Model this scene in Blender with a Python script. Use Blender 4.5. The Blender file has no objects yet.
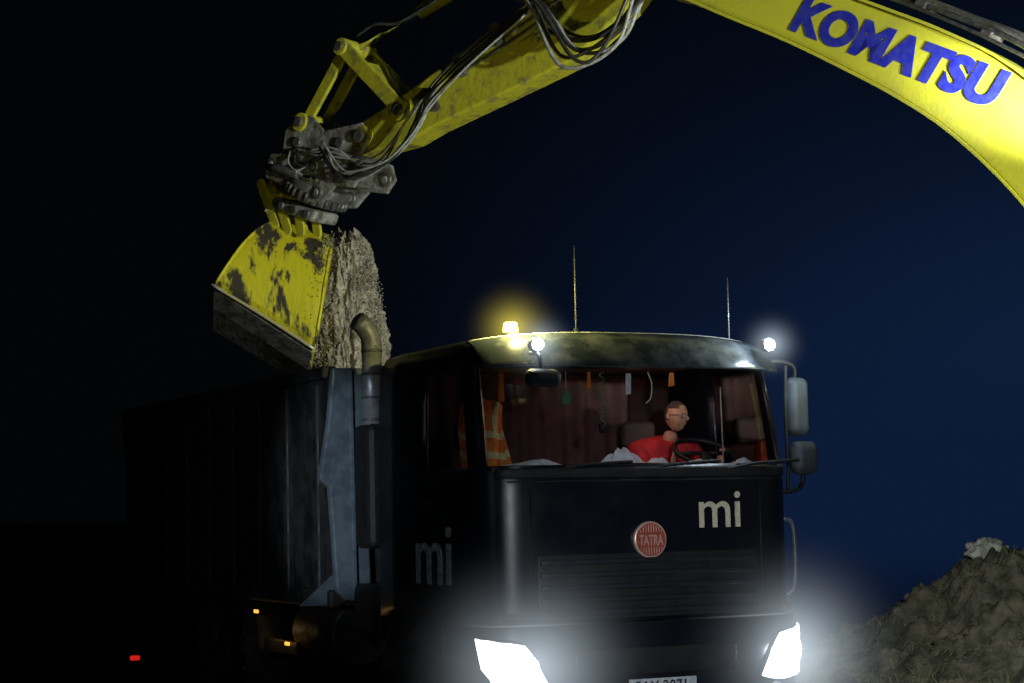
import bpy, bmesh, math, random
from mathutils import Vector, Matrix, noise
random.seed(4)
sc=bpy.context.scene
R=math.radians
# ------------------------------------------------------------ materials
def pmat(name,c1,c2=None,scale=5,rough=.5,metal=0,bump=0,bscale=40,lo=.4,hi=.6,coat=0,rough2=None,stretch=(1,1,1),detail=6,spec=.5):
    m=bpy.data.materials.new(name); m.use_nodes=True
    nt=m.node_tree; N=nt.nodes; L=nt.links; b=N['Principled BSDF']
    b.inputs['Base Color'].default_value=(*c1,1); b.inputs['Roughness'].default_value=rough
    b.inputs['Metallic'].default_value=metal; b.inputs['Coat Weight'].default_value=coat; b.inputs['Specular IOR Level'].default_value=spec
    tc=N.new('ShaderNodeTexCoord'); mp=N.new('ShaderNodeMapping'); mp.inputs['Scale'].default_value=stretch
    L.new(tc.outputs['Object'],mp.inputs['Vector'])
    if c2:
        n=N.new('ShaderNodeTexNoise'); n.inputs['Scale'].default_value=scale; n.inputs['Detail'].default_value=detail; n.inputs['Roughness'].default_value=.62
        L.new(mp.outputs[0],n.inputs['Vector'])
        mr=N.new('ShaderNodeMapRange'); mr.inputs['From Min'].default_value=lo; mr.inputs['From Max'].default_value=hi
        L.new(n.outputs['Fac'],mr.inputs['Value'])
        mx=N.new('ShaderNodeMix'); mx.data_type='RGBA'; mx.inputs['A'].default_value=(*c1,1); mx.inputs['B'].default_value=(*c2,1)
        L.new(mr.outputs[0],mx.inputs['Factor']); L.new(mx.outputs['Result'],b.inputs['Base Color'])
        if rough2 is not None:
            m2=N.new('ShaderNodeMapRange'); m2.inputs['To Min'].default_value=rough; m2.inputs['To Max'].default_value=rough2
            L.new(mr.outputs[0],m2.inputs['Value']); L.new(m2.outputs[0],b.inputs['Roughness'])
    if bump:
        n=N.new('ShaderNodeTexNoise'); n.inputs['Scale'].default_value=bscale; n.inputs['Detail'].default_value=5
        L.new(mp.outputs[0],n.inputs['Vector'])
        bp=N.new('ShaderNodeBump'); bp.inputs['Strength'].default_value=bump; bp.inputs['Distance'].default_value=.02
        L.new(n.outputs['Fac'],bp.inputs['Height']); L.new(bp.outputs[0],b.inputs['Normal'])
    return m
def emat(name,c,s):
    m=bpy.data.materials.new(name); m.use_nodes=True; b=m.node_tree.nodes['Principled BSDF']
    b.inputs['Base Color'].default_value=(*c,1); b.inputs['Emission Color'].default_value=(*c,1); b.inputs['Emission Strength'].default_value=s
    return m
def glassmat(name,tint,refl=1.0,ior=1.45,rough=.02):
    m=bpy.data.materials.new(name); m.use_nodes=True; nt=m.node_tree; N=nt.nodes; L=nt.links
    N.clear(); o=N.new('ShaderNodeOutputMaterial'); t=N.new('ShaderNodeBsdfTransparent'); g=N.new('ShaderNodeBsdfGlossy')
    t.inputs[0].default_value=(*tint,1); g.inputs['Roughness'].default_value=rough; g.inputs[0].default_value=(refl,refl,refl,1)
    f=N.new('ShaderNodeFresnel'); f.inputs[0].default_value=ior; mx=N.new('ShaderNodeMixShader')
    L.new(f.outputs[0],mx.inputs[0]); L.new(t.outputs[0],mx.inputs[1]); L.new(g.outputs[0],mx.inputs[2]); L.new(mx.outputs[0],o.inputs[0])
    return m
YEL=pmat('yellow_paint',(.58,.56,.05),(.42,.40,.07),3,.33,bump=.12,bscale=25,lo=.5,hi=.75,rough2=.6,coat=.3)
YELD=pmat('yellow_paint_muddy',(.54,.51,.035),(.15,.13,.07),7,.45,bump=.3,bscale=18,lo=.51,hi=.70,rough2=.9)
BUCK=pmat('bucket_paint_worn',(.60,.54,.02),(.045,.035,.022),3.3,.42,bump=.4,bscale=14,lo=.475,hi=.53,rough2=.9,stretch=(1.5,1.2,.42))
STEEL=pmat('worn_steel',(.22,.23,.24),(.09,.08,.07),6,.42,metal=.7,bump=.3,bscale=30,rough2=.8)
LIP=pmat('scraped_steel',(.24,.24,.25),(.06,.055,.05),5,.45,metal=.5,bump=.4,bscale=20,rough2=.8,stretch=(1,1,3))
GREY=pmat('grey_cast',(.44,.45,.46),(.13,.115,.09),8,.42,metal=.3,bump=.4,bscale=25,rough2=.8)
CHR=pmat('chrome_rod',(.75,.75,.76),None,rough=.12,metal=1)
PIPE=pmat('stainless_pipe',(.50,.52,.56),(.34,.35,.37),12,.35,metal=.55,rough2=.5)
RUB=pmat('hose_rubber',(.03,.03,.032),(.07,.07,.07),20,.32,coat=.4)
HOSG=pmat('hose_sleeve',(.42,.44,.46),(.24,.24,.24),20,.35)
NAVY=pmat('cab_paint',(.004,.006,.012),(.007,.008,.012),4,.30,lo=.45,hi=.8,rough2=.42,bump=.02,bscale=12,spec=.4)
BLK=pmat('black_plastic',(.008,.009,.012),(.016,.016,.018),8,.55,bump=.15,bscale=60,spec=.35)
SLAT=pmat('grille_plastic',(.007,.010,.017),(.013,.016,.022),8,.5,spec=.4)
INT=pmat('interior_trim',(.035,.022,.020),(.07,.04,.035),6,.8)
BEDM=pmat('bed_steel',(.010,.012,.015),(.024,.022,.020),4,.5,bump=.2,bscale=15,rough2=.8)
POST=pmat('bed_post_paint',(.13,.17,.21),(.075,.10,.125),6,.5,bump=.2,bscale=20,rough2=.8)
WHT=pmat('letter_vinyl',(.75,.68,.50),(.6,.55,.42),30,.5)
WHTD=pmat('letter_vinyl_shaded',(.40,.40,.39),(.20,.20,.20),25,.6)  # dimmer copy of the letter vinyl, shade of the unlit side in its colour
BLUE=pmat('boom_letter_blue',(.02,.025,.42),(.04,.05,.40),12,.3,coat=.4)
TYRE=pmat('tyre_rubber',(.012,.012,.012),(.035,.03,.025),9,.85,bump=.4,bscale=30)
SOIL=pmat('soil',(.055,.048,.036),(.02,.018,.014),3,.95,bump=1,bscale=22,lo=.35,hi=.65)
SAND=pmat('falling_soil',(.50,.45,.37),(.13,.11,.085),9,.95,bump=1,bscale=45,lo=.38,hi=.62,stretch=(1,1,.6))
GLASS=glassmat('windscreen_glass',(.85,.88,.90),.9)
SGLASS=glassmat('side_glass',(.65,.7,.72),.9,1.5)
VISOR=pmat('smoked_visor',(.020,.026,.030),(.11,.12,.115),4,.22,coat=.4,bump=.15,bscale=5,lo=.45,hi=.75)
RED=pmat('red_shirt',(.55,.02,.025),(.38,.012,.018),12,.8,bump=.5,bscale=15)
SKIN=pmat('skin',(.50,.28,.18),(.40,.20,.12),30,.5,bump=.2,bscale=60)
HAIR=pmat('hair',(.04,.03,.022),(.07,.055,.04),60,.7,bump=.5,bscale=120)
ORG=pmat('hivis_orange',(.80,.24,.02),(.6,.17,.02),10,.7)
RFL=pmat('reflective_tape',(.6,.6,.3),None,rough=.4)
PAPER=pmat('paper',(.75,.77,.8),(.5,.55,.62),14,.7,bump=.5,bscale=20)
# ------------------------------------------------------------ mesh helpers
def empty(name,loc=(0,0,0),rz=0):
    o=bpy.data.objects.new(name,None); o.location=loc; o.rotation_euler=(0,0,rz); o.empty_display_size=.3
    sc.collection.objects.link(o); return o
def mk(name,vs,fs,mat,par=None,smooth=False,bev=0,solid=0,sub=0):
    me=bpy.data.meshes.new(name); me.from_pydata([tuple(v) for v in vs],[],fs); 
    bm=bmesh.new(); bm.from_mesh(me); bmesh.ops.recalc_face_normals(bm,faces=bm.faces); bm.to_mesh(me); bm.free()
    for m in (mat if isinstance(mat,(list,tuple)) else [mat]): me.materials.append(m)
    for p in me.polygons: p.use_smooth=smooth
    o=bpy.data.objects.new(name,me); sc.collection.objects.link(o)
    if par: o.parent=par
    if solid:
        s=o.modifiers.new('s','SOLIDIFY'); s.thickness=solid; s.offset=0
    if bev:
        b=o.modifiers.new('b','BEVEL'); b.width=bev; b.segments=2; b.limit_method='ANGLE'
    if sub:
        s=o.modifiers.new('ss','SUBSURF'); s.levels=sub; s.render_levels=sub
    return o
def box(name,c,s,mat,par,rot=(0,0,0),bev=.01,seg=2):
    x,y,z=[a/2 for a in s]
    vs=[Vector((i*x,j*y,k*z)) for i in(-1,1) for j in(-1,1) for k in(-1,1)]
    fs=[(0,1,3,2),(4,6,7,5),(0,4,5,1),(2,3,7,6),(0,2,6,4),(1,5,7,3)]
    o=mk(name,vs,fs,mat,par,bev=bev); o.location=c; o.rotation_euler=rot
    if bev: o.modifiers['b'].segments=seg
    return o
def cyl(name,p0,p1,r,mat,par,seg=24,r2=None,bev=0):
    p0=Vector(p0);p1=Vector(p1); d=(p1-p0); q=d.to_track_quat('Z','Y'); r2=r if r2 is None else r2
    vs=[];n=seg
    for p,rr in((p0,r),(p1,r2)):
        for i in range(n):
            a=2*math.pi*i/n; vs.append(p+q@Vector((rr*math.cos(a),rr*math.sin(a),0)))
    fs=[(i,(i+1)%n,n+(i+1)%n,n+i) for i in range(n)]+[tuple(range(n)),tuple(range(n,2*n))]
    o=mk(name,vs,fs,mat,par,bev=bev)
    for p in o.data.polygons: p.use_smooth=len(p.vertices)==4
    return o
def catmull(pts,k=8):
    P=[Vector(p) for p in pts]; P=[P[0]*2-P[1]]+P+[P[-1]*2-P[-2]]; out=[]
    for i in range(1,len(P)-2):
        for j in range(k):
            t=j/k; a,b,c,d=P[i-1:i+3]
            out.append(.5*((2*b)+(c-a)*t+(2*a-5*b+4*c-d)*t*t+(3*b-a-3*c+d)*t**3))
    out.append(P[-2]); return out
def tube(name,pts,r,mat,par,k=8,seg=10):
    C=catmull(pts,k); vs=[];fs=[]; up=Vector((.13,.3,1)).normalized(); prev=None
    for i,p in enumerate(C):
        t=(C[min(i+1,len(C)-1)]-C[max(i-1,0)]).normalized()
        a=prev if prev else t.cross(up)
        a=(a-t*a.dot(t)); a=a.normalized() if a.length>1e-4 else t.orthogonal().normalized(); prev=a
        b=t.cross(a)
        for j in range(seg):
            g=2*math.pi*j/seg; vs.append(p+(a*math.cos(g)+b*math.sin(g))*r)
    for i in range(len(C)-1):
        for j in range(seg): fs.append((i*seg+j,i*seg+(j+1)%seg,(i+1)*seg+(j+1)%seg,(i+1)*seg+j))
    fs+= [tuple(range(seg)),tuple(range((len(C)-1)*seg,len(C)*seg))]
    return mk(name,vs,fs,mat,par,smooth=True)
def extr(name,poly,y0,y1,mat,par,bev=.015):
    n=len(poly); vs=[(x,y0,z) for x,z in poly]+[(x,y1,z) for x,z in poly]
    fs=[tuple(range(n)),tuple(range(n,2*n))]+[(i,(i+1)%n,n+(i+1)%n,n+i) for i in range(n)]
    return mk(name,vs,fs,mat,par,bev=bev)
def grid(name,fn,nu,nv,mat,par,smooth=True,solid=0,bev=0):
    vs=[fn(i/(nu-1),j/(nv-1)) for j in range(nv) for i in range(nu)]
    fs=[(j*nu+i,j*nu+i+1,(j+1)*nu+i+1,(j+1)*nu+i) for j in range(nv-1) for i in range(nu-1)]
    return mk(name,vs,fs,mat,par,smooth=smooth,solid=solid,bev=bev)
def text(name,s,loc,rot,size,mat,par,off=.0,ext=.003,sx=1.0,space=1.0):
    c=bpy.data.curves.new(name,'FONT'); c.body=s; c.size=size; c.offset=off; c.extrude=ext; c.space_character=space
    c.materials.append(mat); o=bpy.data.objects.new(name,c); sc.collection.objects.link(o); o.parent=par
    o.location=loc; o.rotation_euler=rot; o.scale=(sx,1,1); return o
def light(name,kind,loc,energy,col,par=None,target=None,angle=60,blend=.5,size=.1):
    l=bpy.data.lights.new(name,kind); l.energy=energy; l.color=col
    if kind=='SPOT': l.spot_size=R(angle); l.spot_blend=blend
    l.shadow_soft_size=size
    o=bpy.data.objects.new(name,l); sc.collection.objects.link(o); o.location=loc
    if par: o.parent=par
    if target: o.rotation_euler=(Vector(target)-Vector(loc)).to_track_quat('-Z','Y').to_euler()
    return o
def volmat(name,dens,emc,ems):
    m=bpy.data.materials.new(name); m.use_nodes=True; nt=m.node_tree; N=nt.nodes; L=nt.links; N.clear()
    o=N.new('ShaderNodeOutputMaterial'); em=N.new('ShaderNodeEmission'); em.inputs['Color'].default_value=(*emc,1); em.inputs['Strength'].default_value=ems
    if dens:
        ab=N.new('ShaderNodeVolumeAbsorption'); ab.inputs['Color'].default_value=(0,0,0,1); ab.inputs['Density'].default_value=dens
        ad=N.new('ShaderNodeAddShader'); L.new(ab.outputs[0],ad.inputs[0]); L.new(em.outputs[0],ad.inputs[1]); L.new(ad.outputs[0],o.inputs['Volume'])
    else:   # painted-in glow that fades smoothly away from the lamp
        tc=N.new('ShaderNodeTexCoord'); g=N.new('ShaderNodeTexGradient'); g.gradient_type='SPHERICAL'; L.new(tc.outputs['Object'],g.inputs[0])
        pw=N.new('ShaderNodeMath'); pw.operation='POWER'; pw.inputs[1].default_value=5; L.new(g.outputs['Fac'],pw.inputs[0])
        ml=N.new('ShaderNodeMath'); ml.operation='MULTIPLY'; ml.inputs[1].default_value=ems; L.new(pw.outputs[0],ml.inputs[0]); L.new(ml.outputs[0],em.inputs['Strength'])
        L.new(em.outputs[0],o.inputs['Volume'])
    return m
def glow_ball(name,c,r,s,col,par):  # emission-only ball that paints a halo of glare around a lamp
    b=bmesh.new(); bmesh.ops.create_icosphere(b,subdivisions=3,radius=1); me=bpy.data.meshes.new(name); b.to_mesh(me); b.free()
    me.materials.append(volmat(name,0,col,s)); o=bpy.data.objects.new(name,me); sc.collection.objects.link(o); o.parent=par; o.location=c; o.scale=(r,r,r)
# ============================================================ TRUCK
TO=(.921,13.807,0); TR=R(25)
T=empty('dump_truck',TO,TR)
HP=[(-1.2,2.0),(-1.2,1.7),(-1.2,1.35),(-1.2,1.08),(-1.2,.66),(-1.197,.32),(-1.185,.22),(-1.15,.13),(-1.07,.065),(-.95,.035),(-.75,.015),(-.5,.005),(-.25,0),(0,0)]
OUT=HP+[(-x,y) for x,y in HP[-2::-1]]
ZR=[(.98,0,1),(1.06,0,1),(1.3,0,1),(1.6,0,1),(1.9,0,1),(2.0,.01,1),(2.04,.02,1),(2.3,.08,.996),(2.52,.14,.99),(2.72,.20,.982),(2.82,.25,.97),(2.89,.33,.94),(2.93,.55,.84)]
def shell(x,y,g,s): 
    w=max(0,1-y/1.2); return (x*s,y+g*w-(.06 if (s<.9 and y>1.9) else 0))
vs=[];fs=[];mi=[]
for z,g,s in ZR:
    for x,y in OUT:
        X,Y=shell(x,y,g,s); vs.append((X,Y,z))
n=len(OUT); glass_faces=[];side_faces=[]
for j in range(len(ZR)-1):
    for i in range(n-1):
        f=(j*n+i,j*n+i+1,(j+1)*n+i+1,(j+1)*n+i)
        k=min(i,n-2-i)
        if 6<=j<=8:
            if k>=7: glass_faces.append(f); continue
            if k in(3,4): side_faces.append(f); continue
        fs.append(f)
c=len(vs); vs.append((0,1.1,2.965)); j=(len(ZR)-1)*n
for i in range(n-1): fs.append((j+i,j+i+1,c))
fs.append((j+n-1,j,c))
mk('cab_shell',vs,fs,NAVY,T,smooth=True,solid=.03)
def sub(name,faces,mat):
    ids=sorted({a for f in faces for a in f}); mp={a:i for i,a in enumerate(ids)}
    mk(name,[vs[a] for a in ids],[tuple(mp[a] for a in f) for f in faces],mat,T,smooth=True)
sub('windscreen',glass_faces,GLASS); sub('side_windows',side_faces,SGLASS)
def arc():
    t=[(0,0,0)];s=0;P=[(-x,y) for x,y in HP[::-1]]
    for a,b in zip(P,P[1:]): s+=math.dist(a,b); t.append((s,b[0],b[1]))
    return t
AT=arc()
def oat(s):
    sg=1 if s>=0 else -1; s=abs(s)
    for a,b in zip(AT,AT[1:]):
        if s<=b[0]:
            t=(s-a[0])/(b[0]-a[0]); x=a[1]+(b[1]-a[1])*t; y=a[2]+(b[2]-a[2])*t
            dx,dy=b[1]-a[1],b[2]-a[2]; l=math.hypot(dx,dy); return sg*x,y,sg*dy/l,-dx/l
    return sg*1.2,2.0,sg,0
def patch(name,s0,s1,z0,z1,pr,mat,nu=24,thick=.02,bev=.006):
    def fn(u,v):
        s=s0+(s1-s0)*u; x,y,nx,ny=oat(s); return (x+nx*pr,y+ny*pr,z0+(z1-z0)*v)
    return grid(name,fn,nu,3,mat,T,solid=thick,bev=bev)
box('cab_rear_wall',(0,1.99,1.93),(2.36,.04,1.85),INT,T)
box('cab_floor',(0,1.02,1.02),(2.34,1.9,.06),INT,T)
box('headliner',(0,1.15,2.80),(2.1,1.4,.03),INT,T)
box('sleeper_shelf',(0,1.85,2.5),(2.1,.25,.3),INT,T,bev=.03)
grid('rear_curtain',lambda u,v:(-1.12+2.24*u,1.68+.025*math.sin(u*75)+.01*math.sin(u*31+v*4),1.9+.85*v),160,6,pmat('curtain_cloth',(.06,.022,.02),(.035,.014,.012),8,.9),T)
grid('dashboard',lambda u,v:((-1.14+2.28*u),.08+.42*v,2.02-.02*math.sin(math.pi*u*3)-.10*v*v),30,8,INT,T,solid=.03)
box('dash_face',(0,.53,1.75),(2.2,.05,.36),INT,T)
for sx in(-.7,.70):
    box('seat_base',(sx,1.05,1.42),(.52,.5,.16),INT,T,bev=.05)
    box('seat_back',(sx,1.36,1.84),(.50,.15,.72),INT,T,rot=(R(-8),0,0),bev=.06,seg=4)
    box('seat_headrest',(sx,1.42,2.30),(.28,.1,.2),INT,T,bev=.04,seg=4)
patch('bumper',-1.75,1.75,.42,.97,.05,NAVY,60,.04)
patch('bumper_lip',-1.7,1.7,.38,.46,.085,BLK,60,.03)
patch('grille_recess',-.86,.86,1.0,1.44,.012,BLK,30,.02)
for i in range(5): patch('grille_slat',-.84,.84,1.03+i*.085,1.065+i*.085,.035,SLAT,30,.03)
patch('bumper_intake',-.62,.62,.62,.80,.075,BLK,30,.02)
patch('panel_seam',-1.25,1.25,1.925,1.94,.008,BLK,50,.012)
patch('panel_seam_low',-1.25,1.25,1.475,1.485,.008,BLK,50,.012)
patch('wiper_cowl',-1.12,1.12,1.955,2.02,.03,BLK,50,.03)
for s in(-.9,.9): patch('panel_seam_v',s-.006,s+.006,1.0,1.9,.012,BLK,2,.012,0)
for s in(-1.6,1.6): patch('door_seam',s-.006,s+.006,1.05,2.0,.008,BLK,2,.012,0)
for s in(-2.1,2.1): patch('door_handle',s-.09,s+.09,1.78,1.83,.03,BLK,3,.02)
for x0 in(-.75,-.05,.6):
    tube('wiper_arm',[(x0,-.03,2.0),(x0+.25,-.03,2.04),(x0+.5,-.02,2.05)],.010,BLK,T)
    tube('wiper_blade',[(x0+.1,-.02,2.03),(x0+.5,-.02,2.055),(x0+.62,-.01,2.06)],.012,BLK,T)
BD=pmat('badge_red',(.48,.09,.06),(.35,.06,.04),20,.35,coat=.3)
BRM=pmat('badge_rim',(.75,.55,.48),(.6,.42,.36),20,.3,metal=.3)
bx=-.02;bz=1.525
cyl('badge_ring',(bx,-.005,bz),(bx,-.045,bz),.125,BRM,T,48,bev=.006)
cyl('badge_disc',(bx,-.02,bz),(bx,-.050,bz),.112,BD,T,48)
text('badge_letters','TATRA',(bx-.094,-.052,bz-.040),(R(90),0,0),.105,BRM,T,.001,.003,.56)
for i in range(9):
    xx=-.08+i*.02; h=math.sqrt(max(0,.105**2-xx*xx))
    for sgn in(1,-1): cyl('badge_rib',(bx+xx,-.052,bz+sgn*.05),(bx+xx,-.052,bz+sgn*max(.052,h)),.0035,BRM,T,6)
text('front_letters','mi',(.365,-.012,1.60),(R(90),0,R(1)),.38,WHT,T,.003,.004)
text('side_letters','mi',(-1.222,1.30,1.24),(R(90),0,R(-90)),.62,WHTD,T,.004,.004,1.15)
HL=emat('headlight_led',(.86,.94,1.0),40)
HLB=emat('headlight_reflector',(.80,.90,1.0),2.4)
for sg in(-1,1):
    def fn(u,v,sg=sg,pr=.095):
        z=.56+.29*v+.05*u*v-.03*(1-v)*math.sin(math.pi*u); sa=.81+.16*v; sb=1.15+.09*v
        x,y,nx,ny=oat(sg*(sa+(sb-sa)*u)); return (x+nx*pr,y+ny*pr,z)
    grid('headlight_lens',fn,14,6,HLB,T,solid=.02,bev=.006)
    grid('headlight_bezel',lambda u,v,sg=sg:fn(-.06+1.12*u,-.07+1.14*v,sg,.075),14,6,BLK,T,solid=.02)
    for s,z,r in((.97,.70,.09),(1.10,.72,.075)):
        x,y,nx,ny=oat(sg*s); cyl('headlight_projector',(x+nx*.09,y+ny*.09,z),(x+nx*.115,y+ny*.115,z),r,HL,T,24)
    light('headlight_beam','SPOT',(sg*1.0,-.22,.72),300,(.85,.93,1),T,(sg*1.0+.3,-9,.35),60,.8,.09)
    glow_ball('headlight_halo',(sg*1.0,-.14,.70),1.15,2.3,(.78,.90,1.0),T)
    x,y,nx,ny=oat(sg*.95)
    cyl('fog_lamp',(x,y-.06,.47),(x,y-.1,.47),.045,PIPE,T,20)
box('licence_plate',(.02,-.09,.535),(.52,.015,.11),PAPER,T,bev=.004)
text('plate_letters','5AX 2071',(-.20,-.1,.505),(R(90),0,0),.10,BLK,T,.001,.001)
def vz(u,v):
    x=-1.16+2.32*u; ar=1-abs(2*u-1)**3
    yb=-.01+.16*abs(2*u-1)**5; 
    return (x,yb+.30*v,2.70+.01*ar+(.20+.055*ar)*(1-(1-v)**1.8))
grid('sun_visor',vz,40,10,VISOR,T,solid=.02,bev=.004)
tube('visor_trim',[vz(i/14,1.0) for i in range(15)],.014,pmat('visor_trim',(.55,.56,.50),(.3,.3,.25),20,.4),T,3,8)
for x in(-.6,0,.6): box('visor_bracket',(x,.22,2.86),(.04,.2,.03),BLK,T)
for i in range(3): box('roof_marker',(-.25+.25*i,.42,2.975),(.07,.05,.025),BLK,T)
BE=emat('beacon_amber',(1,.80,.10),18)
BEC=emat('beacon_core',(1,.93,.6),60)
bl=(-.83,.42,2.93)
cyl('beacon_base',bl,(bl[0],bl[1],2.975),.065,BLK,T)
cyl('beacon_dome',(bl[0],bl[1],2.975),(bl[0],bl[1],3.045),.055,BE,T,r2=.045,bev=.01)
cyl('beacon_core',(bl[0]-.012,bl[1]-.062,3.005),(bl[0]-.012,bl[1]-.066,3.005),.02,BEC,T)
light('beacon_light','POINT',(bl[0],bl[1]-.16,3.16),75,(1,.88,.30),T,size=.04)
glow_ball('beacon_halo',(bl[0],bl[1]-.04,3.0),.46,4.2,(1,.82,.12),T)
WL=emat('work_lamp_led',(.80,.90,1),80)
for nm,(x,y,z),e,co in(('work_lamp',(-.86,-.05,2.85),1.2,(1,.95,.75)),('corner_work_lamp',(1.03,.05,2.885),26,(.7,.85,1))):
    cyl(nm+'_body',(x,y+.04,z),(x,y-.02,z),.05,BLK,T,20,bev=.006); cyl(nm+'_led',(x,y-.02,z),(x,y-.032,z),.04,WL,T,20)
    light(nm+'_light','POINT',(x,y-.06,z+.09),e,co,T,size=.03)
    glow_ball(nm+'_halo',(x,y-.05,z),.36,4.5,(.72,.86,1),T)
for x,y,h0,h1 in((-.33,.4,2.95,3.60),(.92,.4,2.9,3.41)):
    cyl('antenna_base',(x,y,h0-.03),(x,y,h0+.06),.018,BLK,T,12); cyl('antenna_rod',(x,y,h0),(x,y,h1),.0065,STEEL,T,8,r2=.004)
MB=pmat('mirror_housing',(.06,.075,.09),(.04,.048,.06),8,.6,bump=.1)
box('main_mirror',(1.43,.32,2.46),(.19,.12,.43),MB,T,rot=(0,0,R(14)),bev=.058,seg=5)
box('wide_mirror',(1.475,.32,2.085),(.23,.13,.25),MB,T,rot=(0,0,R(14)),bev=.064,seg=5)
tube('mirror_arm',[(1.12,.34,2.76),(1.25,.30,2.79),(1.40,.30,2.75),(1.41,.32,2.6)],.017,BLK,T)
tube('mirror_arm_low',[(1.19,.34,1.86),(1.34,.31,1.84),(1.46,.32,1.90),(1.46,.33,2.1)],.017,BLK,T)
tube('mirror_rail',[(1.34,.31,2.77),(1.325,.31,2.4),(1.335,.31,2.0),(1.32,.31,1.85)],.014,BLK,T)
HB=pmat('handle_paint',(.10,.12,.15),(.07,.08,.10),10,.35)
tube('grab_handle',[(1.2,.42,1.64),(1.32,.36,1.64),(1.38,.34,1.56),(1.38,.34,1.2),(1.34,.36,1.10),(1.2,.42,1.08)],.02,HB,T)
box('kerb_mirror',(-.86,-.14,2.62),(.26,.12,.12),BLK,T,rot=(R(15),0,R(10)),bev=.05,seg=4)
tube('kerb_mirror_arm',[(-.86,.05,2.80),(-.86,-.08,2.78),(-.86,-.12,2.68)],.014,BLK,T)
cyl('cable',(.80,.33,2.06),(.79,.33,2.6),.005,WHTD,T,8)
GR=pmat('green_coil',(.05,.22,.12),None,rough=.5); 
cyl('freshener_string',(-.47,.3,2.56),(-.47,.3,2.70),.003,PAPER,T,6)
mk('air_freshener',[(-.497,.3,2.47),(-.443,.3,2.47),(-.437,.3,2.52),(-.47,.3,2.585),(-.503,.3,2.52)],[(0,1,2,3,4)],GR,T,solid=.008)
tube('coil_cord',[(-.19+.018*math.cos(i*1.3),.3+.018*math.sin(i*1.3),2.70-i*.0125) for i in range(30)],.004,GR,T,3,6)
cyl('radio_mic',(-.2,.3,2.34),(-.19,.3,2.27),.022,BLK,T,12)
mk('hanging_card',[(.0,.3,2.54),(.04,.3,2.545),(.045,.3,2.69),(.002,.3,2.69)],[(0,1,2,3)],PAPER,T,solid=.004)
tube('hanging_cord',[(.18,.3,2.70),(.21,.3,2.62),(.20,.3,2.52),(.16,.3,2.48)],.004,PAPER,T)
for x,w_,h_ in((-.98,.05,.22),(-.30,.04,.12),(.36,.05,.10)): mk('hanging_trinket',[(x,.32,2.70-h_),(x+w_,.33,2.71-h_),(x+w_*.8,.32,2.70),(x+.01,.32,2.70)],[(0,1,2,3)],ORG,T,solid=.006)
def crump(nm,cx,cy,cz,w,d,h,sd):
    grid(nm,lambda u,v:(cx+(u-.5)*w,cy+(v-.5)*d,cz+h*(math.sin(math.pi*u)*math.sin(math.pi*v))*(.7+.9*noise.noise(Vector((u*4+sd,v*4,sd))))),14,12,PAPER,T,smooth=False)
crump('paper_bag',-.10,.2,2.035,.38,.14,.15,3.); crump('dash_papers',.16,.2,2.035,.34,.16,.06,7.); crump('dash_papers',-.80,.18,2.035,.6,.14,.05,9.)
crump('dash_rag',.90,.22,2.035,.2,.12,.06,5.); crump('dash_papers',.5,.2,2.035,.24,.12,.05,15.)
cw=Vector((.76,.52,2.13))
WM=Matrix.Rotation(R(28),3,'X')
ring=[cw+WM@Vector((.225*math.cos(a),.225*math.sin(a),0)) for a in [2*math.pi*i/24 for i in range(25)]]
tube('steering_wheel_rim',ring,.017,BLK,T,2,8)
for a in(0,math.pi,-math.pi/2): cyl('steering_spoke',cw,cw+WM@Vector((.22*math.cos(a),.22*math.sin(a),0)),.014,BLK,T,8)
cyl('steering_column',cw,cw+Vector((0,-.15,-.4)),.04,BLK,T)
def vest(u,v):
    w=.16+.03*v; return (-.90+(u-.5)*2*w,.75+.035*math.sin(u*14+v*3)+.03*math.sin(v*6),2.54-.58*v-.05*abs(2*u-1)*(1-v))
vo=grid('hivis_vest',vest,24,24,[ORG,RFL],T,solid=.01)
for p in vo.data.polygons:
    cx=p.center; v=(2.54-cx.z)/.58
    if .42<v<.50 or .66<v<.74 or (abs(abs(cx.x+.90)-.09)<.018 and v<.45): p.material_index=1
light('cab_dome_light','POINT',(.25,.60,2.68),5.0,(1,.60,.48),T,size=.08)
cyl('exhaust_stack',(-1.15,2.28,2.42),(-1.15,2.28,3.03),.077,PIPE,T,32)
for z in(2.45,2.62,2.8,2.98): cyl('exhaust_band',(-1.15,2.28,z),(-1.15,2.28,z+.02),.083,STEEL,T,32)
tube('exhaust_tip',[(-1.15,2.28,3.0),(-1.16,2.28,3.10),(-1.21,2.28,3.18),(-1.27,2.26,3.22)],.077,pmat('stack_tip',(.26,.27,.30),(.14,.14,.15),12,.5,metal=.3),T,8,24)
box('muffler_shield',(-1.10,2.32,1.95),(.28,.34,.95),BLK,T,bev=.05)
box('air_tank_box',(-1.0,2.4,1.0),(.4,.5,.4),BLK,T,bev=.05)
BY0,BY1=2.72,9.3
extr('bed_front_post',[(-1.32,2.89),(-1.07,2.89),(-1.02,1.05),(-1.24,1.07),(-1.31,1.15),(-1.36,1.95),(-1.44,2.01),(-1.36,2.48)],BY0-.03,BY0+.05,POST,T)
extr('bed_post_rib',[(-1.20,2.87),(-1.17,2.87),(-1.15,1.1),(-1.18,1.1)],BY0-.06,BY0-.031,POST,T,.004)
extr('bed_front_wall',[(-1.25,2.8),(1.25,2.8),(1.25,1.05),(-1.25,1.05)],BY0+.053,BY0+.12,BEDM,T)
mk('mudguard_flap',[(-1.57,2.85,1.03),(-1.12,2.85,1.03),(-1.12,2.85,1.36),(-1.24,2.85,1.31)],[(0,1,2,3)],POST,T,solid=.02)
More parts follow.
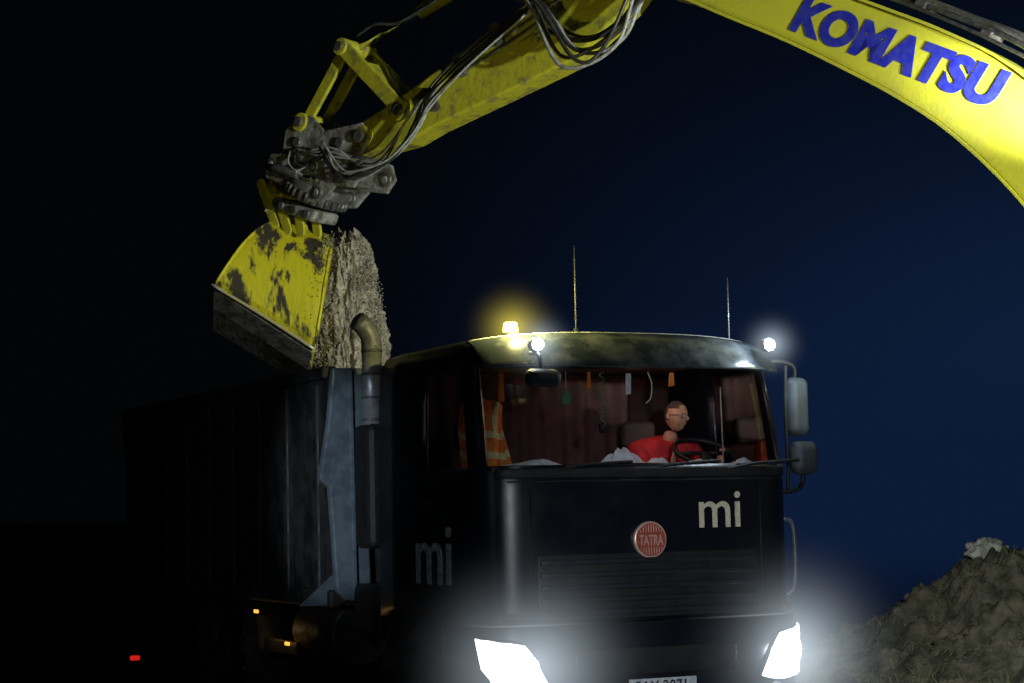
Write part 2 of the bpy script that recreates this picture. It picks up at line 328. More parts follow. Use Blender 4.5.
for sg in(-1,1):
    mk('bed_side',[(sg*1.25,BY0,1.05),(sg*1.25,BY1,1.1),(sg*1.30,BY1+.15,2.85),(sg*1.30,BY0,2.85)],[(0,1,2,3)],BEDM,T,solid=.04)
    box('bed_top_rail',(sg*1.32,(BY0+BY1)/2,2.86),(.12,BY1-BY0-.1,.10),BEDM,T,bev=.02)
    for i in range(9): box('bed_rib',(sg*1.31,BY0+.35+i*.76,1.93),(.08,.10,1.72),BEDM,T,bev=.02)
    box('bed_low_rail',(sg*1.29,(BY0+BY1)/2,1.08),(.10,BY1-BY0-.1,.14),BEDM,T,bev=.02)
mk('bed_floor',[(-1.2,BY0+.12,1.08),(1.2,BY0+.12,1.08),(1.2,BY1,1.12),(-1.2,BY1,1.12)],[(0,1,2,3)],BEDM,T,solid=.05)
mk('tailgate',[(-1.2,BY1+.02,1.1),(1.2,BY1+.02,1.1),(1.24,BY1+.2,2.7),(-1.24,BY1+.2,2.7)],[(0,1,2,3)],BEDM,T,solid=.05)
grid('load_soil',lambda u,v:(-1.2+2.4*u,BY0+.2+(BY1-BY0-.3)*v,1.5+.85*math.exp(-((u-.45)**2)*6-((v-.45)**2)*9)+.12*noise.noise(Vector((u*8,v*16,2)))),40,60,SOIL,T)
for x in(-.42,.42): box('frame_rail',(x,4.9,.88),(.09,8.8,.26),BLK,T)
cyl('fuel_tank',(-.95,3.1,.78),(-.95,4.1,.78),.26,pmat('tank_alu',(.1,.1,.11),(.05,.05,.05),5,.4,metal=.9,rough2=.7),T,32,bev=.02)
def wheel(x,y):
    s=1 if x>0 else -1; prof=[(.0,.30),(.06,.30),(.06,.38),(.14,.47),(.19,.515),(.30,.52),(.34,.515),(.36,.47),(.36,.28)]
    vs=[];fs=[];m=40
    for k in range(m):
        a=2*math.pi*k/m
        for d,r in prof: vs.append((x-s*(d-.02),y+r*math.cos(a),.52+r*math.sin(a)))
    q=len(prof)
    for k in range(m):
        for i in range(q-1): fs.append((k*q+i,k*q+i+1,((k+1)%m)*q+i+1,((k+1)%m)*q+i))
    mk('tyre',vs,fs,TYRE,T,smooth=True)
    cyl('wheel_rim',(x-s*.1,y,.52),(x-s*.14,y,.52),.30,BLK,T,32); cyl('wheel_hub',(x,y,.52),(x-s*.12,y,.52),.11,BLK,T,20)
    for k in range(10):
        a=k*math.pi/5; cyl('wheel_nut',(x-s*.06,y+.17*math.cos(a),.52+.17*math.sin(a)),(x-s*.11,y+.17*math.cos(a),.52+.17*math.sin(a)),.018,STEEL,T,6)
for y in(1.35,5.6,7.0):
    for x in(-1.22,1.22): wheel(x,y)
for sg in(-1,1):
    for y in(1.35,5.6,7.0):
        grid('mudguard',lambda u,v,y=y,sg=sg:(sg*(1.22-.42*v),y+.62*math.cos(math.pi*u),.50+.60*math.sin(math.pi*u)),20,3,BLK,T,solid=.02)
    box('side_guard',(sg*1.18,4.45,.62),(.04,.9,.12),BLK,T); 
AM=emat('side_marker_amber',(1,.50,.08),1.3)
for y,z in((4.15,.66),(5.0,.90)): box('side_marker',(-1.235,y,z),(.02,.09,.03),AM,T,bev=.004)
light('marker_glow','POINT',(-1.36,4.7,.75),.5,(1,.6,.2),T,size=.03)
box('tail_lamp',(-1.22,BY1+.05,.24),(.1,.05,.05),emat('tail_red',(1,.02,.02),.6),T)
# ============================================================ DRIVER
D=empty('driver',TO,TR)
def skin(name,pts,edges,rad,mat,par,root=0,sub=2):
    me=bpy.data.meshes.new(name); me.from_pydata(pts,edges,[]); me.materials.append(mat)
    o=bpy.data.objects.new(name,me); sc.collection.objects.link(o); o.parent=par
    m=o.modifiers.new('skin','SKIN'); m.use_smooth_shade=True
    for i,r in enumerate(rad):
        d=me.skin_vertices[0].data[i]; rr=r if isinstance(r,tuple) else (r,r); d.radius=rr; d.use_root=(i==root)
    s=o.modifiers.new('sub','SUBSURF'); s.levels=sub; s.render_levels=sub; return o
hc=Vector((.685,.80,2.415))
pts=[(.63,1.05,1.55),(.64,1.02,1.80),(.65,.98,2.02),(.66,.94,2.17),(.675,.90,2.25),
     (.45,.95,2.15),(.40,.86,1.90),(.54,.62,2.02),(.87,.92,2.14),(.98,.80,1.92),(.93,.60,2.04)]
ed=[(0,1),(1,2),(2,3),(3,4),(3,5),(5,6),(6,7),(3,8),(8,9),(9,10)]
skin('red_shirt_torso',pts,ed,[(.18,.14),(.19,.14),(.22,.14),(.19,.13),.068,.110,.075,.048,.105,.072,.048],RED,D)
skin('neck',[(.665,.90,2.19),(.675,.85,2.31)],[(0,1)],[.060,.056],SKIN,D,sub=2)
skin('trousers',[(.62,1.05,1.52),(.54,.95,1.50),(.50,.58,1.56),(.5,.48,1.15),(.80,.95,1.50),(.86,.58,1.56),(.86,.48,1.15)],[(0,1),(1,2),(2,3),(0,4),(4,5),(5,6)],[.15,.10,.075,.05,.10,.075,.05],pmat('trousers',(.03,.035,.05),(.05,.05,.06),8,.8),D)
hd=bmesh.new(); bmesh.ops.create_uvsphere(hd,u_segments=48,v_segments=32,radius=1)
for v in hd.verts:
    x,y,z=v.co
    X=x*.078; Y=y*.098; Z=z*.118
    if z<-.1: 
        t=min(1,(-z-.1)/.9); X*=1-.30*t; Y=Y*(1-.12*t)-(.008*t)
    fr=max(0,-y)
    g=lambda cx,cz,sx,sz: math.exp(-((x-cx)/sx)**2-((z-cz)/sz)**2)*fr
    Y-=.030*g(0,-.17,.15,.13)+.014*g(0,.0,.10,.22)
    Y+=.012*g(.36,.02,.2,.13)+.012*g(-.36,.02,.2,.13)
    Y-=.008*g(0,.17,.6,.08)
    Y-=.009*g(0,-.47,.24,.06)+.008*g(0,-.57,.22,.05); Y+=.006*g(0,-.52,.24,.025)
    Y-=.014*g(0,-.82,.3,.15)
    v.co=(X,Y,Z)
hm=bpy.data.meshes.new('head'); hd.to_mesh(hm); hd.free(); hm.materials.append(SKIN); hm.materials.append(HAIR)
for p in hm.polygons:
    p.use_smooth=True; c=p.center
    if (c.z>.055 and c.y>-.06) or (c.y>.02 and c.z>-.03) or c.z>.085: p.material_index=1
H=bpy.data.objects.new('head',hm); sc.collection.objects.link(H); H.parent=D; H.location=hc; H.rotation_euler=(R(4),0,R(22)); H.scale=(.97,.97,.97)
EW=pmat('eye_white',(.7,.7,.68),None,rough=.2)
for sx in(-1,1):
    for nm,r,mt,dy in(('eye',.0125,EW,-.078),('iris',.007,BLK,-.0855)):
        b=bmesh.new(); bmesh.ops.create_uvsphere(b,u_segments=16,v_segments=12,radius=r); me=bpy.data.meshes.new(nm); b.to_mesh(me); b.free(); me.materials.append(mt)
        o=bpy.data.objects.new(nm,me); sc.collection.objects.link(o); o.parent=H; o.location=(sx*.030,dy,.004)
    tube('glasses_rim',[(sx*.033+.026*math.cos(a),-.102,.004+.019*math.sin(a)) for a in [2*math.pi*i/14 for i in range(15)]],.0026,BLK,H,2,6)
    tube('glasses_temple',[(sx*.059,-.10,.008),(sx*.075,-.05,.008),(sx*.083,.01,.006)],.0026,BLK,H,4,6)
    skin('ear',[(sx*.078,.005,.02),(sx*.086,.012,.0),(sx*.080,.004,-.03)],[(0,1),(1,2)],[(.009,.016),(.008,.018),(.006,.010)],SKIN,H,sub=1)
tube('glasses_bridge',[(-.008,-.105,.008),(0,-.112,.012),(.008,-.105,.008)],.0026,BLK,H,4,6)
for sg,w in((-1,Vector((.54,.62,2.02))),(1,Vector((.93,.60,2.04)))):
    tgt=cw+WM@Vector((sg*.20,.09,0)); d=(tgt-w).normalized(); side=d.cross(Vector((0,0,1))).normalized()
    palm=w+d*.05
    skin('palm',[tuple(w),tuple(palm),tuple(palm+d*.035)],[(0,1),(1,2)],[.028,(.038,.02),(.036,.017)],SKIN,D,sub=1)
    for k,ln in enumerate((.9,1.0,.95,.78)):
        b=palm+d*.04+side*(-.027+.018*k)
        skin('finger',[tuple(b-d*.02),tuple(b+d*.03*ln+Vector((0,0,.012))),tuple(b+d*.052*ln),tuple(b+d*.045*ln+Vector((0,0,-.024)))],[(0,1),(1,2),(2,3)],[.009,.009,.008,.007],SKIN,D,sub=1)
    b=palm-side*sg*.03
    skin('thumb',[tuple(b-d*.02),tuple(b-side*sg*.02+d*.015),tuple(b-side*sg*.012+d*.045)],[(0,1),(1,2)],[.012,.010,.008],SKIN,D,sub=1)
# ============================================================ EXCAVATOR
# The arm is drawn up in a side-elevation sheet (h, n, z) and then remapped by fit() onto another plane, keeping its outline in the camera view.
sA=Vector((-1.514,10.64,0)); sr=-math.atan2(.5345,.8455)
Rs=Matrix.Rotation(-sr,3,'Z')
def w2e(p): return Rs@(Vector(p)-sA)
K=[0.87553,0.03619,-0.17172,-0.07948,0.91346,0.35589,-0.02445,0.00896]
def fit(p):
    h,n_,z=p; w=K[6]*h+K[7]*z+1
    return Vector(((K[0]*h+K[1]*z+K[2])/w, n_*.87, (K[3]*h+K[4]*z+K[5])/w))
eA=Vector((-1.267,18.5,0)); er=-math.atan2(3.5,5.1)
E=empty('excavator',eA,er)
def sm(line,k=4): return [(p.x,p.z) for p in catmull([(x,0,z) for x,z in line],k)]
low=sm([(3.25,6.52),(3.72,6.28),(4.18,5.97),(4.7,5.62),(5.19,5.25),(5.56,4.95),(5.92,4.60),(6.33,4.06),(6.9,3.1),(7.5,2.1),(7.9,1.55)])
top=sm([(8.25,1.75),(8.1,2.3),(7.6,3.3),(7.0,4.2),(6.38,4.98),(5.95,5.35),(5.52,5.65),(5.03,5.97),(4.4,6.36),(3.8,6.75),(3.35,6.95),(3.15,6.8)])
extr('boom',low+top,-.24,.24,YEL,E,.012)
def strip(name,line,y0,y1,t,mat):
    n_=len(line); vs=[]
    for x,z in line: vs+=[(x,y0,z),(x,y1,z),(x,y1,z-t),(x,y0,z-t)]
    fs=[]
    for i in range(n_-1):
        for k in range(4): fs.append((i*4+k,i*4+(k+1)%4,(i+1)*4+(k+1)%4,(i+1)*4+k))
    fs+=[(0,1,2,3),tuple((n_-1)*4+k for k in range(4))]
    return mk(name,vs,fs,mat,E,bev=.004)
strip('boom_lower_flange',low[2:],-.285,.285,.035,YEL)
strip('boom_upper_flange',[(x,z+.035) for x,z in top[2:-2]],-.285,.285,.03,YEL)
text('boom_letters','KOMATSU',(4.71,-.247,5.725),(R(90),R(33.5),0),.38,BLUE,E,.020,.003,.98,1.05)
tube('boom_pipe',[(3.5,-.2,6.98),(4.4,-.2,6.50),(5.2,-.2,6.02),(6.0,-.2,5.50),(6.6,-.2,5.0),(7.4,-.2,3.9)],.022,RUB,E)
tube('boom_pipe',[(3.5,-.1,7.0),(4.4,-.1,6.54),(5.2,-.1,6.06),(6.0,-.1,5.54),(6.6,-.1,5.05),(7.4,-.1,3.95)],.022,STEEL,E)
tube('boom_pipe',[(3.6,.05,7.0),(4.4,.05,6.56),(5.2,.05,6.1),(6.0,.05,5.56),(6.6,.05,5.08),(7.4,.05,3.95)],.022,STEEL,E)
tube('boom_hose',[(4.6,-.26,6.38),(5.0,-.29,6.10),(5.6,-.27,5.72),(6.1,-.28,5.36),(6.6,-.26,4.95)],.014,RUB,E)
for h,z in((5.25,6.0),(5.75,5.68),(6.2,5.32)): box('pipe_clamp',(h,-.1,z-.01),(.09,.30,.06),STEEL,E,rot=(0,R(33),0))
cyl('arm_cylinder',(5.9,0,5.98),(4.6,0,6.86),.10,YEL,E); cyl('arm_cylinder_rod',(4.6,0,6.86),(3.7,0,7.5),.05,CHR,E)
arm=[(-.10,5.43),(.56,5.46),(.89,5.56),(1.65,5.72),(2.57,5.92),(3.15,6.3),(3.6,6.75),(3.75,7.35),(3.55,7.5),(3.0,7.2),(2.12,6.66),(1.65,6.45),(1.27,6.30),(.35,5.93),(-.08,5.80),(-.2,5.62)]
extr('arm',arm,-.17,.17,YELD,E,.02)
cyl('arm_boom_pin',(3.45,-.34,6.72),(3.45,.34,6.72),.14,STEEL,E,bev=.01)
for h,z,r in((-.02,5.62,.13),(.52,5.82,.12)):
    cyl('arm_boss',(h,-.24,z),(h,.24,z),r,YELD,E,bev=.01); cyl('arm_pin',(h,-.28,z),(h,.28,z),r*.55,STEEL,E,bev=.008)
box('arm_plate',(2.2,-.178,6.22),(.40,.012,.16),YELD,E,rot=(0,R(-20),0))
box('warning_label',(2.30,-.19,6.28),(.22,.006,.16),pmat('label',(.65,.62,.2),(.05,.05,.05),40,.5),E,rot=(0,R(-22),0),bev=.001)
P=(-.32,6.72); Bk=(-.91,5.95); Q=(.52,5.84)
def bar(name,a,b,w,y0,y1,mat):
    a=Vector(a);b=Vector(b);d=(b-a).normalized();nn=Vector((-d.y,d.x)); pl=[]
    for k in range(9): 
        g=math.pi/2+math.pi*k/8; pl.append(a+d*(math.cos(g)*w)+nn*(math.sin(g)*w))
    for k in range(9):
        g=-math.pi/2+math.pi*k/8; pl.append(b+d*(math.cos(g)*w)+nn*(math.sin(g)*w))
    return extr(name,[(p.x,p.y) for p in pl],y0,y1,mat,E,.008)
for s in(-1,1):
    bar('tipping_link',P,Bk,.075,s*.15-.025,s*.15+.025,YELD)
    bar('rocker_link',P,Q,.085,s*.22-.025,s*.22+.025,YELD)
bar('rocker_web',(.0,6.42),(.35,6.02),.06,-.19,.19,YELD)
for q,r in((P,.10),(Bk,.11)):
    cyl('link_boss',(q[0],-.27,q[1]),(q[0],.27,q[1]),r,YELD,E,bev=.01); cyl('link_pin',(q[0],-.30,q[1]),(q[0],.30,q[1]),r*.55,STEEL,E,bev=.008)
cyl('bucket_cylinder_rod',(P[0],0,P[1]),(.75,0,7.0),.045,CHR,E); cyl('bucket_cylinder',(.6,0,6.96),(2.4,0,7.4),.095,YELD,E)
# tilt-rotator / quick coupler
box('quick_hitch',(-.55,0,5.66),(1.0,.34,.30),GREY,E,rot=(0,R(8),0),bev=.03)
for y0,y1 in((-.24,-.19),(.19,.24)):
    extr('hitch_cheek',[(-1.15,5.9),(-.95,6.05),(-.75,6.0),(-.55,5.78),(.0,5.78),(.12,5.6),(.0,5.42),(-.55,5.48),(-1.2,5.6)],y0,y1,GREY,E,.01)
for h,z in((-.95,5.72),(-.3,5.6),(.0,5.62)): cyl('hitch_bolt',(h,-.27,z),(h,-.2,z),.06,STEEL,E,16,bev=.006)
for y0,y1 in((-.31,-.26),(.26,.31)):
    extr('tilt_plate',[(-1.42,5.52),(-1.30,5.64),(-1.0,5.58),(-.62,5.50),(-.30,5.52),(.02,5.36),(.08,5.18),(-.04,5.04),(-.30,5.10),(-.50,4.94),(-.72,4.97),(-.80,5.14),(-1.10,5.22),(-1.38,5.36)],y0,y1,GREY,E,.012)
    for h,z,r in((-.05,5.2,.085),(-.56,5.06,.075),(-1.28,5.5,.085),(-.62,5.36,.055),(-.95,5.40,.045)):
        cyl('tilt_boss',(h,y0-.025,z),(h,y1+.025,z),r,STEEL,E,24,bev=.01); cyl('tilt_pin',(h,y0-.04,z),(h,y1+.04,z),r*.5,GREY,E,16,bev=.006)
box('tilt_housing',(-.66,0,5.34),(.95,.50,.26),LIP,E,rot=(0,R(14),0),bev=.05)
cyl('rotator_ring',(-.80,0,5.24),(-.90,0,5.04),.37,STEEL,E,40,bev=.02)
for k in range(28):
    a=2*math.pi*k/28; ax=Vector((-.12,0,-.2)).normalized(); u=ax.orthogonal().normalized(); w=ax.cross(u)
    c=Vector((-.86,0,5.12))+u*.38*math.cos(a)+w*.38*math.sin(a); cyl('rotator_tooth',c-ax*.05,c+ax*.05,.022,STEEL,E,6)
cyl('tilt_cylinder',(-1.2,-.36,5.44),(-.80,-.36,5.30),.055,LIP,E,bev=.01); cyl('tilt_rod',(-.82,-.36,5.31),(-.52,-.36,5.20),.028,CHR,E)
box('lower_hitch',(-1.0,0,4.94),(.66,.42,.14),GREY,E,rot=(0,R(22),0),bev=.03)
for h,z in((-1.2,5.02),(-1.0,4.94),(-.8,4.86)): cyl('hitch_pin',(h,-.24,z),(h,.24,z),.045,STEEL,E,16,bev=.006)
box('hitch_guard',(-1.42,.05,5.25),(.30,.36,.30),YELD,E,rot=(0,R(30),0),bev=.04)
for a,b in(((-1.62,5.35),(-1.35,4.80)),((-1.30,5.05),(-1.15,4.72)),((-1.0,4.95),(-.95,4.68))):
    bar('bucket_ear',a,b,.06,-.16,-.12,YELD); bar('bucket_ear',a,b,.06,.12,.16,YELD)
rnd=random.Random(7)
for k in range(9):
    j=lambda s:rnd.uniform(-s,s); y=-.28-.03*k
    tube('loop_hose',[(2.05+j(.2),y*.8,6.80+j(.05)),(2.40+j(.10),y-.03,6.42+j(.10)),(2.80+j(.1),y-.08,6.08-.04*k+j(.05)),(3.2+j(.1),y-.06,6.10-.03*k+j(.07)),(3.50+j(.08),y,6.42+j(.08)),(3.66+j(.1),y*.8,6.95)],.019,(RUB,HOSG)[k%3==1],E,10,10)
for k in range(7):
    j=lambda s:rnd.uniform(-s,s); y=-.22-.03*k
    tube('arm_hose',[(2.2,y+.02,6.62-.03*k),(1.5,y,6.34-.05*k),(1.0+j(.07),y-.02,6.0-.05*k),(.85+j(.08),y-.05,5.68-.04*k),(.62+j(.08),y-.08,5.40-.03*k+j(.05)),(.25+j(.08),y-.12,5.16+j(.07)),(-.1+j(.06),y-.12,5.18+j(.07)),(-.4+j(.05),y-.05,5.30+.05*k)],.013,RUB if k%2 else HOSG,E,10,8)
for k in range(3): tube('arm_hose',[(.9,-.24,5.9),(.75,-.3-.02*k,5.72),(.3,-.34,5.33-.07*k),(-.3,-.37,5.42+.05*k),(-.8,-.34,5.55)],.012,HOSG,E,10,8)
for k in range(2): tube('hitch_hose',[(-1.0+.1*k,-.30,5.62),(-.95+.1*k,-.38,5.46),(-.78+.1*k,-.40,5.34+.03*k),(-.55+.1*k,-.33,5.45)],.011,(HOSG,RUB)[k%2],E,8,8)
for k in range(3): tube('arm_pipe',[(1.2,-.185,6.18-.07*k),(1.7,-.185,6.36-.08*k),(2.2,-.185,6.56-.09*k),(2.5,-.2,6.66-.09*k)],.012,STEEL,E,6,8)
for h,z in((1.3,6.15),(1.75,6.38),(.95,5.85)): box('hose_clamp',(h,-.21,z),(.08,.08,.26),STEEL,E,rot=(0,R(-22),0))
tube('top_hose',[(-.2,-.1,6.85),(.1,-.15,6.9),(.4,-.12,6.85),(.9,-.1,6.98)],.018,RUB,E)
rows=[((-2.72,11.42,4.90),(-2.08,11.38,4.66)),((-2.86,11.18,4.80),(-2.06,11.12,4.48)),((-3.02,10.98,4.60),(-2.07,10.93,4.18)),((-3.16,10.86,4.36),(-2.10,10.82,3.80)),((-3.28,10.80,4.14),(-2.15,10.80,3.42)),((-3.32,10.84,4.07),(-2.18,10.85,3.32))]
def lerp(a,b,t): return tuple(a[i]+(b[i]-a[i])*t for i in range(3))
NU=15; vs=[w2e(lerp(a,b,i/(NU-1))) for a,b in rows for i in range(NU)]
fs=[(j*NU+i,j*NU+i+1,(j+1)*NU+i+1,(j+1)*NU+i) for j in range(len(rows)-1) for i in range(NU-1)]
mk('bucket_shell',vs,fs,BUCK,E,smooth=True,solid=.03,bev=.005)
lr=[((-3.34,10.85,4.05),(-2.19,10.86,3.29)),((-3.40,11.1,3.86),(-2.27,11.1,3.12)),((-3.50,11.5,3.64),(-2.36,11.5,2.96))]
vs=[w2e(lerp(a,b,i/(NU-1))) for a,b in lr for i in range(NU)]
fs=[(j*NU+i,j*NU+i+1,(j+1)*NU+i+1,(j+1)*NU+i) for j in range(2) for i in range(NU-1)]
mk('bucket_cutting_plate',vs,fs,LIP,E,solid=.035,bev=.005)
tube('bucket_wear_edge',[w2e((-3.36,10.80,4.08)),w2e((-2.75,10.80,3.70)),w2e((-2.16,10.80,3.31))],.018,pmat('wear_edge',(.6,.52,.15),(.5,.5,.45),12,.35,metal=.3),E)
for sd in(0,1):
    pl=[w2e(r[sd]) for r in rows]+[w2e(r[sd]) for r in lr]+[w2e(lerp(rows[0][sd],(rows[0][sd][0]-.1,12.0,rows[0][sd][2]-.4),.5))]
    mk('bucket_side_plate',pl,[tuple(range(len(pl)))],BUCK,E,solid=.03)
    tube('bucket_side_rim',[w2e((r[sd][0],r[sd][1]-.01,r[sd][2])) for r in rows],.018,BUCK,E,4,8)
# ------------------------------------------------------------ falling soil (same design sheet)
FS=empty('falling_soil',eA,er)
def curtain(x0,x1,zt,zb,y,sd,nm,dp=.28,dr=.14):
    def fn(u,v):
        a=2*math.pi*u; xc=(x0+x1)/2+ dr*v; w=(x1-x0)/2*(.42+.72*math.sin(math.pi*min(1,.08+.60*v)))
        z=zt+(zb-zt)*v
        nz=noise.fractal(Vector((math.cos(a)*1.6+sd,math.sin(a)*1.6,z*1.7)),1.0,2.0,7)
        n2=noise.turbulence(Vector((math.cos(a)*6+sd,math.sin(a)*6,z*6.0)),5,False)-.5
        n3=noise.noise(Vector((math.cos(a)*22+sd,math.sin(a)*22,z*24)))
        k=1+.26*nz+.20*n2+.06*n3
        k*=min(1,.35+v*9)
        return w2e((xc+w*k*math.cos(a),y+dp*k*math.sin(a),z+.12*nz))
    return grid(nm,fn,200,220,SAND,FS,smooth=True)
curtain(-2.24,-1.58,4.66,2.6,11.35,1.3,'soil_mass')
curtain(-2.3,-1.85,4.72,3.0,11.55,5.1,'soil_mass_back')
vs=[];fs=[]
def clod(c,r,vs,fs,rn,tf=lambda p:p):
    b=len(vs)
    for p in [(1,0,0),(-1,0,0),(0,1,0),(0,-1,0),(0,0,1),(0,0,-1)]: 
        k=r*rn.uniform(.6,1.3); vs.append(tf((c[0]+p[0]*k,c[1]+p[1]*k,c[2]+p[2]*k)))
    for f in((0,2,4),(2,1,4),(1,3,4),(3,0,4),(2,0,5),(1,2,5),(3,1,5),(0,3,5)): fs.append(tuple(b+i for i in f))
rn=random.Random(3)
for i in range(7000):
    t=rn.random(); z=4.60-1.8*t; w_=(.14+.25*math.sin(math.pi*min(1,.1+.62*t))); x=-1.91+.14*t+w_*rn.choice((-1,1))*(1+abs(rn.gauss(0,.07)))*math.sqrt(rn.random()); y=11.3-abs(rn.gauss(0,.22))
    clod((x,y,z),rn.choice((.003,.005,.007,.011)),vs,fs,rn,w2e)
for i in range(40):
    clod((-2.72+rn.gauss(0,.08),11.3+rn.gauss(0,.15),5.12+rn.gauss(0,.10)),rn.choice((.006,.010,.016,.03)),vs,fs,rn,w2e)
mk('soil_crumbs',vs,fs,SAND,FS)
# bake the side-elevation parts through the camera-view remap
bpy.context.view_layer.update()
dg=bpy.context.evaluated_depsgraph_get()
for o in [c for c in bpy.data.objects if c.parent in (E,FS)]:
    if o.type=='FONT':
        me=bpy.data.meshes.new_from_object(o.evaluated_get(dg)); nm=o.name; ml=o.matrix_basis.copy(); bpy.data.objects.remove(o)
        o=bpy.data.objects.new(nm,me); sc.collection.objects.link(o); o.parent=E
    else: ml=o.matrix_basis.copy()
    for v in o.data.vertices: v.co=fit(ml@v.co)
    o.matrix_basis=Matrix.Identity(4)
box('house_deck',(10.1,0,1.35),(3.6,2.5,.35),YEL,E,bev=.05); box('engine_cover',(10.9,.1,2.0),(1.9,2.3,.95),YEL,E,bev=.1)
box('operator_cab',(9.25,-.85,2.25),(1.5,.85,1.5),YEL,E,bev=.08); box('operator_cab_glass',(8.5,-.85,2.4),(.03,.7,1.1),BLK,E); box('operator_cab_side_glass',(9.2,-1.285,2.5),(1.1,.02,.8),BLK,E)
cyl('slew_ring',(9.8,0,.95),(9.8,0,1.18),.7,BLK,E)
for y in(-1.15,1.15):
    extr('crawler_track',[(h+.5,z) for h,z in [(7.4,.5),(7.55,.85),(7.8,.95),(10.9,.95),(11.15,.85),(11.3,.5),(11.1,.12),(10.8,.02),(7.9,.02),(7.6,.12)]],y-.28,y+.28,TYRE,E,.03)
box('work_lamp_housing',(8.5,-1.0,3.1),(.14,.2,.14),BLK,E)
# ============================================================ GROUND + HEAP
def axis(a,b,fa,fb,fine,n):
    c=[fa+(fb-fa)*i/fine for i in range(fine+1)]
    for i in range(1,n+1):
        t=(i/n)**3; c.append(fb+(b-fb)*t); c.insert(0,fa+(a-fa)*t)
    return c
xs=axis(-600,600,-9,14,160,14); ys=axis(-100,900,6,34,160,14)
vs=[(x,y,.10*noise.noise(Vector((x*.5,y*.5,0)))*min(1,max(0,abs(x+.4)-1.6))+.04*noise.noise(Vector((x*2.5,y*2.5,3)))-.04) for y in ys for x in xs]
nx=len(xs); fs=[(j*nx+i,j*nx+i+1,(j+1)*nx+i+1,(j+1)*nx+i) for j in range(len(ys)-1) for i in range(nx-1)]
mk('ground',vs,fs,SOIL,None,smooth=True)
prof=[(1.3,-.3),(2.0,.05),(2.5,.20),(2.98,.34),(3.58,.52),(3.84,.68),(4.2,.88),(4.41,1.10),(4.66,1.26),(5.04,1.15),(5.8,1.3),(7,1.0),(8.5,.4),(9.6,-.3)]
def hp(x):
    for a,b in zip(prof,prof[1:]):
        if a[0]<=x<=b[0]: return a[1]+(b[1]-a[1])*(x-a[0])/(b[0]-a[0])
    return -.3
def heap(u,v):
    x=1.3+8.3*u; y=16.5+6.7*v; f=math.exp(-((y-20.1)/(1.55 if y>20.1 else 2.1))**2)
    n1=noise.fractal(Vector((x*1.3,y*1.3,1)),1.0,2.0,7); n2=noise.turbulence(Vector((x*4,y*4,5)),4,False)
    return (x,y,(hp(x)+.3)*f-.22+(.13*n1+.14*(n2-.5))*(.35+f))
HE=empty('dirt_heap',(0,0,0))
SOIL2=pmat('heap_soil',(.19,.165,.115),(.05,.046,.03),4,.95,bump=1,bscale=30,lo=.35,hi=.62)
grid('heap_mound',heap,320,250,SOIL2,HE)
vs=[];fs=[]
for i in range(1800):
    u,v=rn.random()*.6,rn.random()*.6; p=heap(u,v)
    if p[2]>-.05: clod(p,rn.choice((.012,.015,.02,.03,.045)),vs,fs,rn)
mk('heap_clods',vs,fs,SOIL2,HE)
def pale(u,v):
    a=2*math.pi*u; t=math.pi*v; d=Vector((math.cos(a)*math.sin(t),math.sin(a)*math.sin(t),math.cos(t)))
    k=1+.45*noise.fractal(d*2.3,1,2,5); return (4.68+.19*d.x*k,20.0+.14*d.y*k,1.24+.12*d.z*k)
grid('pale_clump',pale,40,24,pmat('pale_clay',(.60,.58,.50),(.28,.26,.22),10,.95,bump=1,bscale=30),HE)
box('plank',(4.98,19.6,1.02),(.75,.18,.035),pmat('weathered_board',(.40,.39,.36),(.2,.19,.17),9,.8,bump=.4,stretch=(1,8,8)),HE,rot=(R(12),R(-9),R(8)),bev=.004)
box('plank_under',(4.95,19.45,.90),(.6,.1,.035),bpy.data.materials['weathered_board'],HE,rot=(R(-8),R(14),R(-12)),bev=.004)
vs=[];fs=[]
for i in range(1700):
    x=rn.uniform(2.0,5.4); y=rn.uniform(17.2,19.6)
    if noise.noise(Vector((x*1.5,y*1.5,9)))<.05: continue
    p=heap((x-1.3)/8.3,(y-16.5)/6.7); z=max(p[2],-.08); h=rn.uniform(.04,.15); a=rn.uniform(0,6.28); dx,dy=math.cos(a)*.005,math.sin(a)*.005; lx,ly=rn.gauss(0,.06),rn.gauss(0,.06)
    b=len(vs); vs+=[(x-dx,y-dy,z),(x+dx,y+dy,z),(x+lx,y+ly,z+h)]; fs.append((b,b+1,b+2))
mk('dry_grass',vs,fs,pmat('dry_grass',(.14,.15,.07),(.22,.20,.12),8,.8),None)
# ============================================================ LIGHTING
light('site_flood','SPOT',(9.5,5.5,2.6),7400,(.93,1,.84),None,(.8,17.5,5.4),27,.4,.15)
light('boom_work_light','SPOT',(4.9,13.2,3.9),4200,(.96,1,.95),None,(3.84,15.05,4.80),26,1,.10)
light('site_fill','SPOT',(2.2,-3,3.0),3800,(.86,.93,1),None,(1.1,14,1.4),12,1,.3)
light('side_fill','SPOT',(-9,4,3.5),230,(.7,.8,1),None,(-1.6,16.5,1.8),30,.8,.4)
light('bed_post_fill','SPOT',(-6,2,2.5),3600,(.8,.92,1),None,(-1.50,15.75,1.95),8.0,.6,.2)  # added narrow spot from off frame, only to brighten the bed's front post
light('heap_fill','SPOT',(3.2,13.8,1.6),430,(.88,1,.95),None,(4.2,19.4,.9),60,.9,.15)  # added spot beside the truck, stands in for headlight spill on the heap
b=[(0,25),(70,25),(300,260),(20,260)]
mk('haze',[(x,y,-2) for x,y in b]+[(x,y,4.2) for x,y in b],[(0,1,2,3),(4,5,6,7),(0,1,5,4),(1,2,6,5),(2,3,7,6),(3,0,4,7)],volmat('glowing_haze',.06,(.0036,.0105,.036),.06))  # haze glow put in as the volume's own emission; no lamp lights it
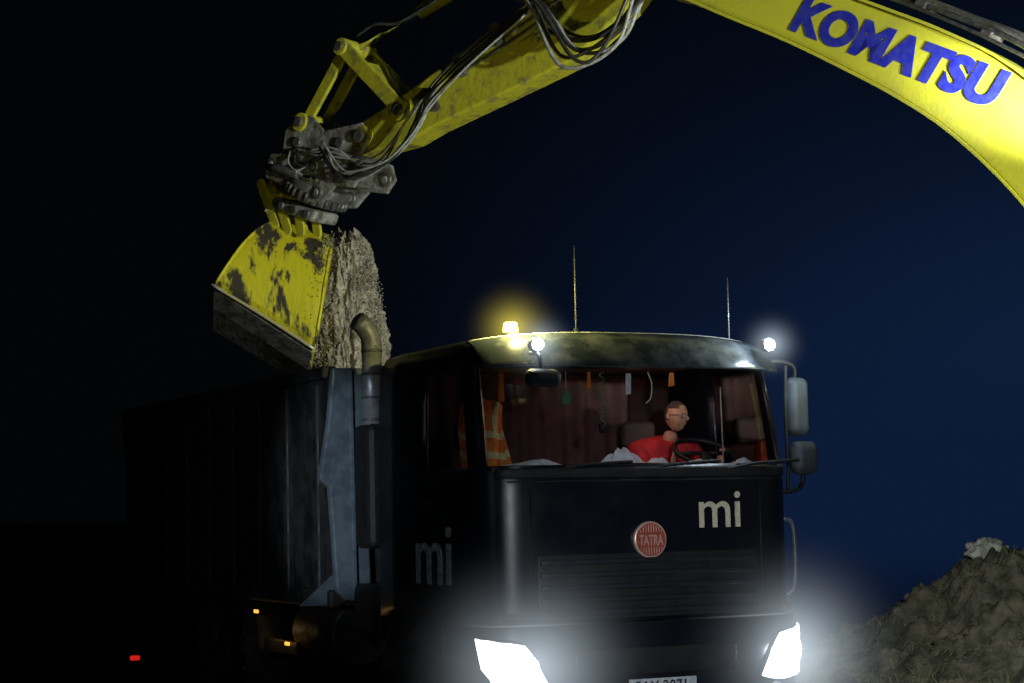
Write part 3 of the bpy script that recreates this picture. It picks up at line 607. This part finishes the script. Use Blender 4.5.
# world
w=bpy.data.worlds.new('World'); sc.world=w; w.use_nodes=True; nt=w.node_tree; N=nt.nodes; L=nt.links; N.clear()
o=N.new('ShaderNodeOutputWorld'); sky=N.new('ShaderNodeTexSky'); sky.sky_type='NISHITA'; sky.sun_disc=False; sky.sun_elevation=R(-6); sky.sun_rotation=R(60)
b1=N.new('ShaderNodeBackground'); b1.inputs['Strength'].default_value=.01; L.new(sky.outputs[0],b1.inputs[0])
tc=N.new('ShaderNodeTexCoord'); sp=N.new('ShaderNodeSeparateXYZ'); L.new(tc.outputs['Generated'],sp.inputs[0])
def mrn(src,a,b_,c,d):
    q=N.new('ShaderNodeMapRange'); q.interpolation_type='SMOOTHSTEP'; q.inputs['From Min'].default_value=a; q.inputs['From Max'].default_value=b_; q.inputs['To Min'].default_value=c; q.inputs['To Max'].default_value=d
    L.new(src,q.inputs['Value']); return q.outputs[0]
fx=mrn(sp.outputs['X'],-.13,.30,.01,1); fz=mrn(sp.outputs['Z'],.03,.26,1,.16); fy=mrn(sp.outputs['Y'],0,.6,0,1)
m1=N.new('ShaderNodeMath'); m1.operation='MULTIPLY'; L.new(fx,m1.inputs[0]); L.new(fz,m1.inputs[1])
m2=N.new('ShaderNodeMath'); m2.operation='MULTIPLY'; L.new(m1.outputs[0],m2.inputs[0]); L.new(fy,m2.inputs[1])
mx=N.new('ShaderNodeMix'); mx.data_type='RGBA'; mx.inputs['A'].default_value=(.0006,.0011,.0014,1); mx.inputs['B'].default_value=(.0048,.0138,.046,1); L.new(m2.outputs[0],mx.inputs['Factor'])
b2=N.new('ShaderNodeBackground'); L.new(mx.outputs['Result'],b2.inputs[0]); b2.inputs['Strength'].default_value=1
ad=N.new('ShaderNodeAddShader'); L.new(b1.outputs[0],ad.inputs[0]); L.new(b2.outputs[0],ad.inputs[1]); L.new(ad.outputs[0],o.inputs[0])
# camera
cam=bpy.data.cameras.new('cam'); co=bpy.data.objects.new('camera',cam); sc.collection.objects.link(co)
co.matrix_world=Matrix.Translation((0,0,1.75))@(Matrix.Rotation(R(94.8),4,'X')@Matrix.Rotation(R(-1.2),4,'Z'))
cam.lens=70.31; cam.sensor_width=36; cam.clip_end=2000; sc.camera=co
sc.view_settings.view_transform='Standard'; sc.view_settings.look='None'; sc.view_settings.exposure=0
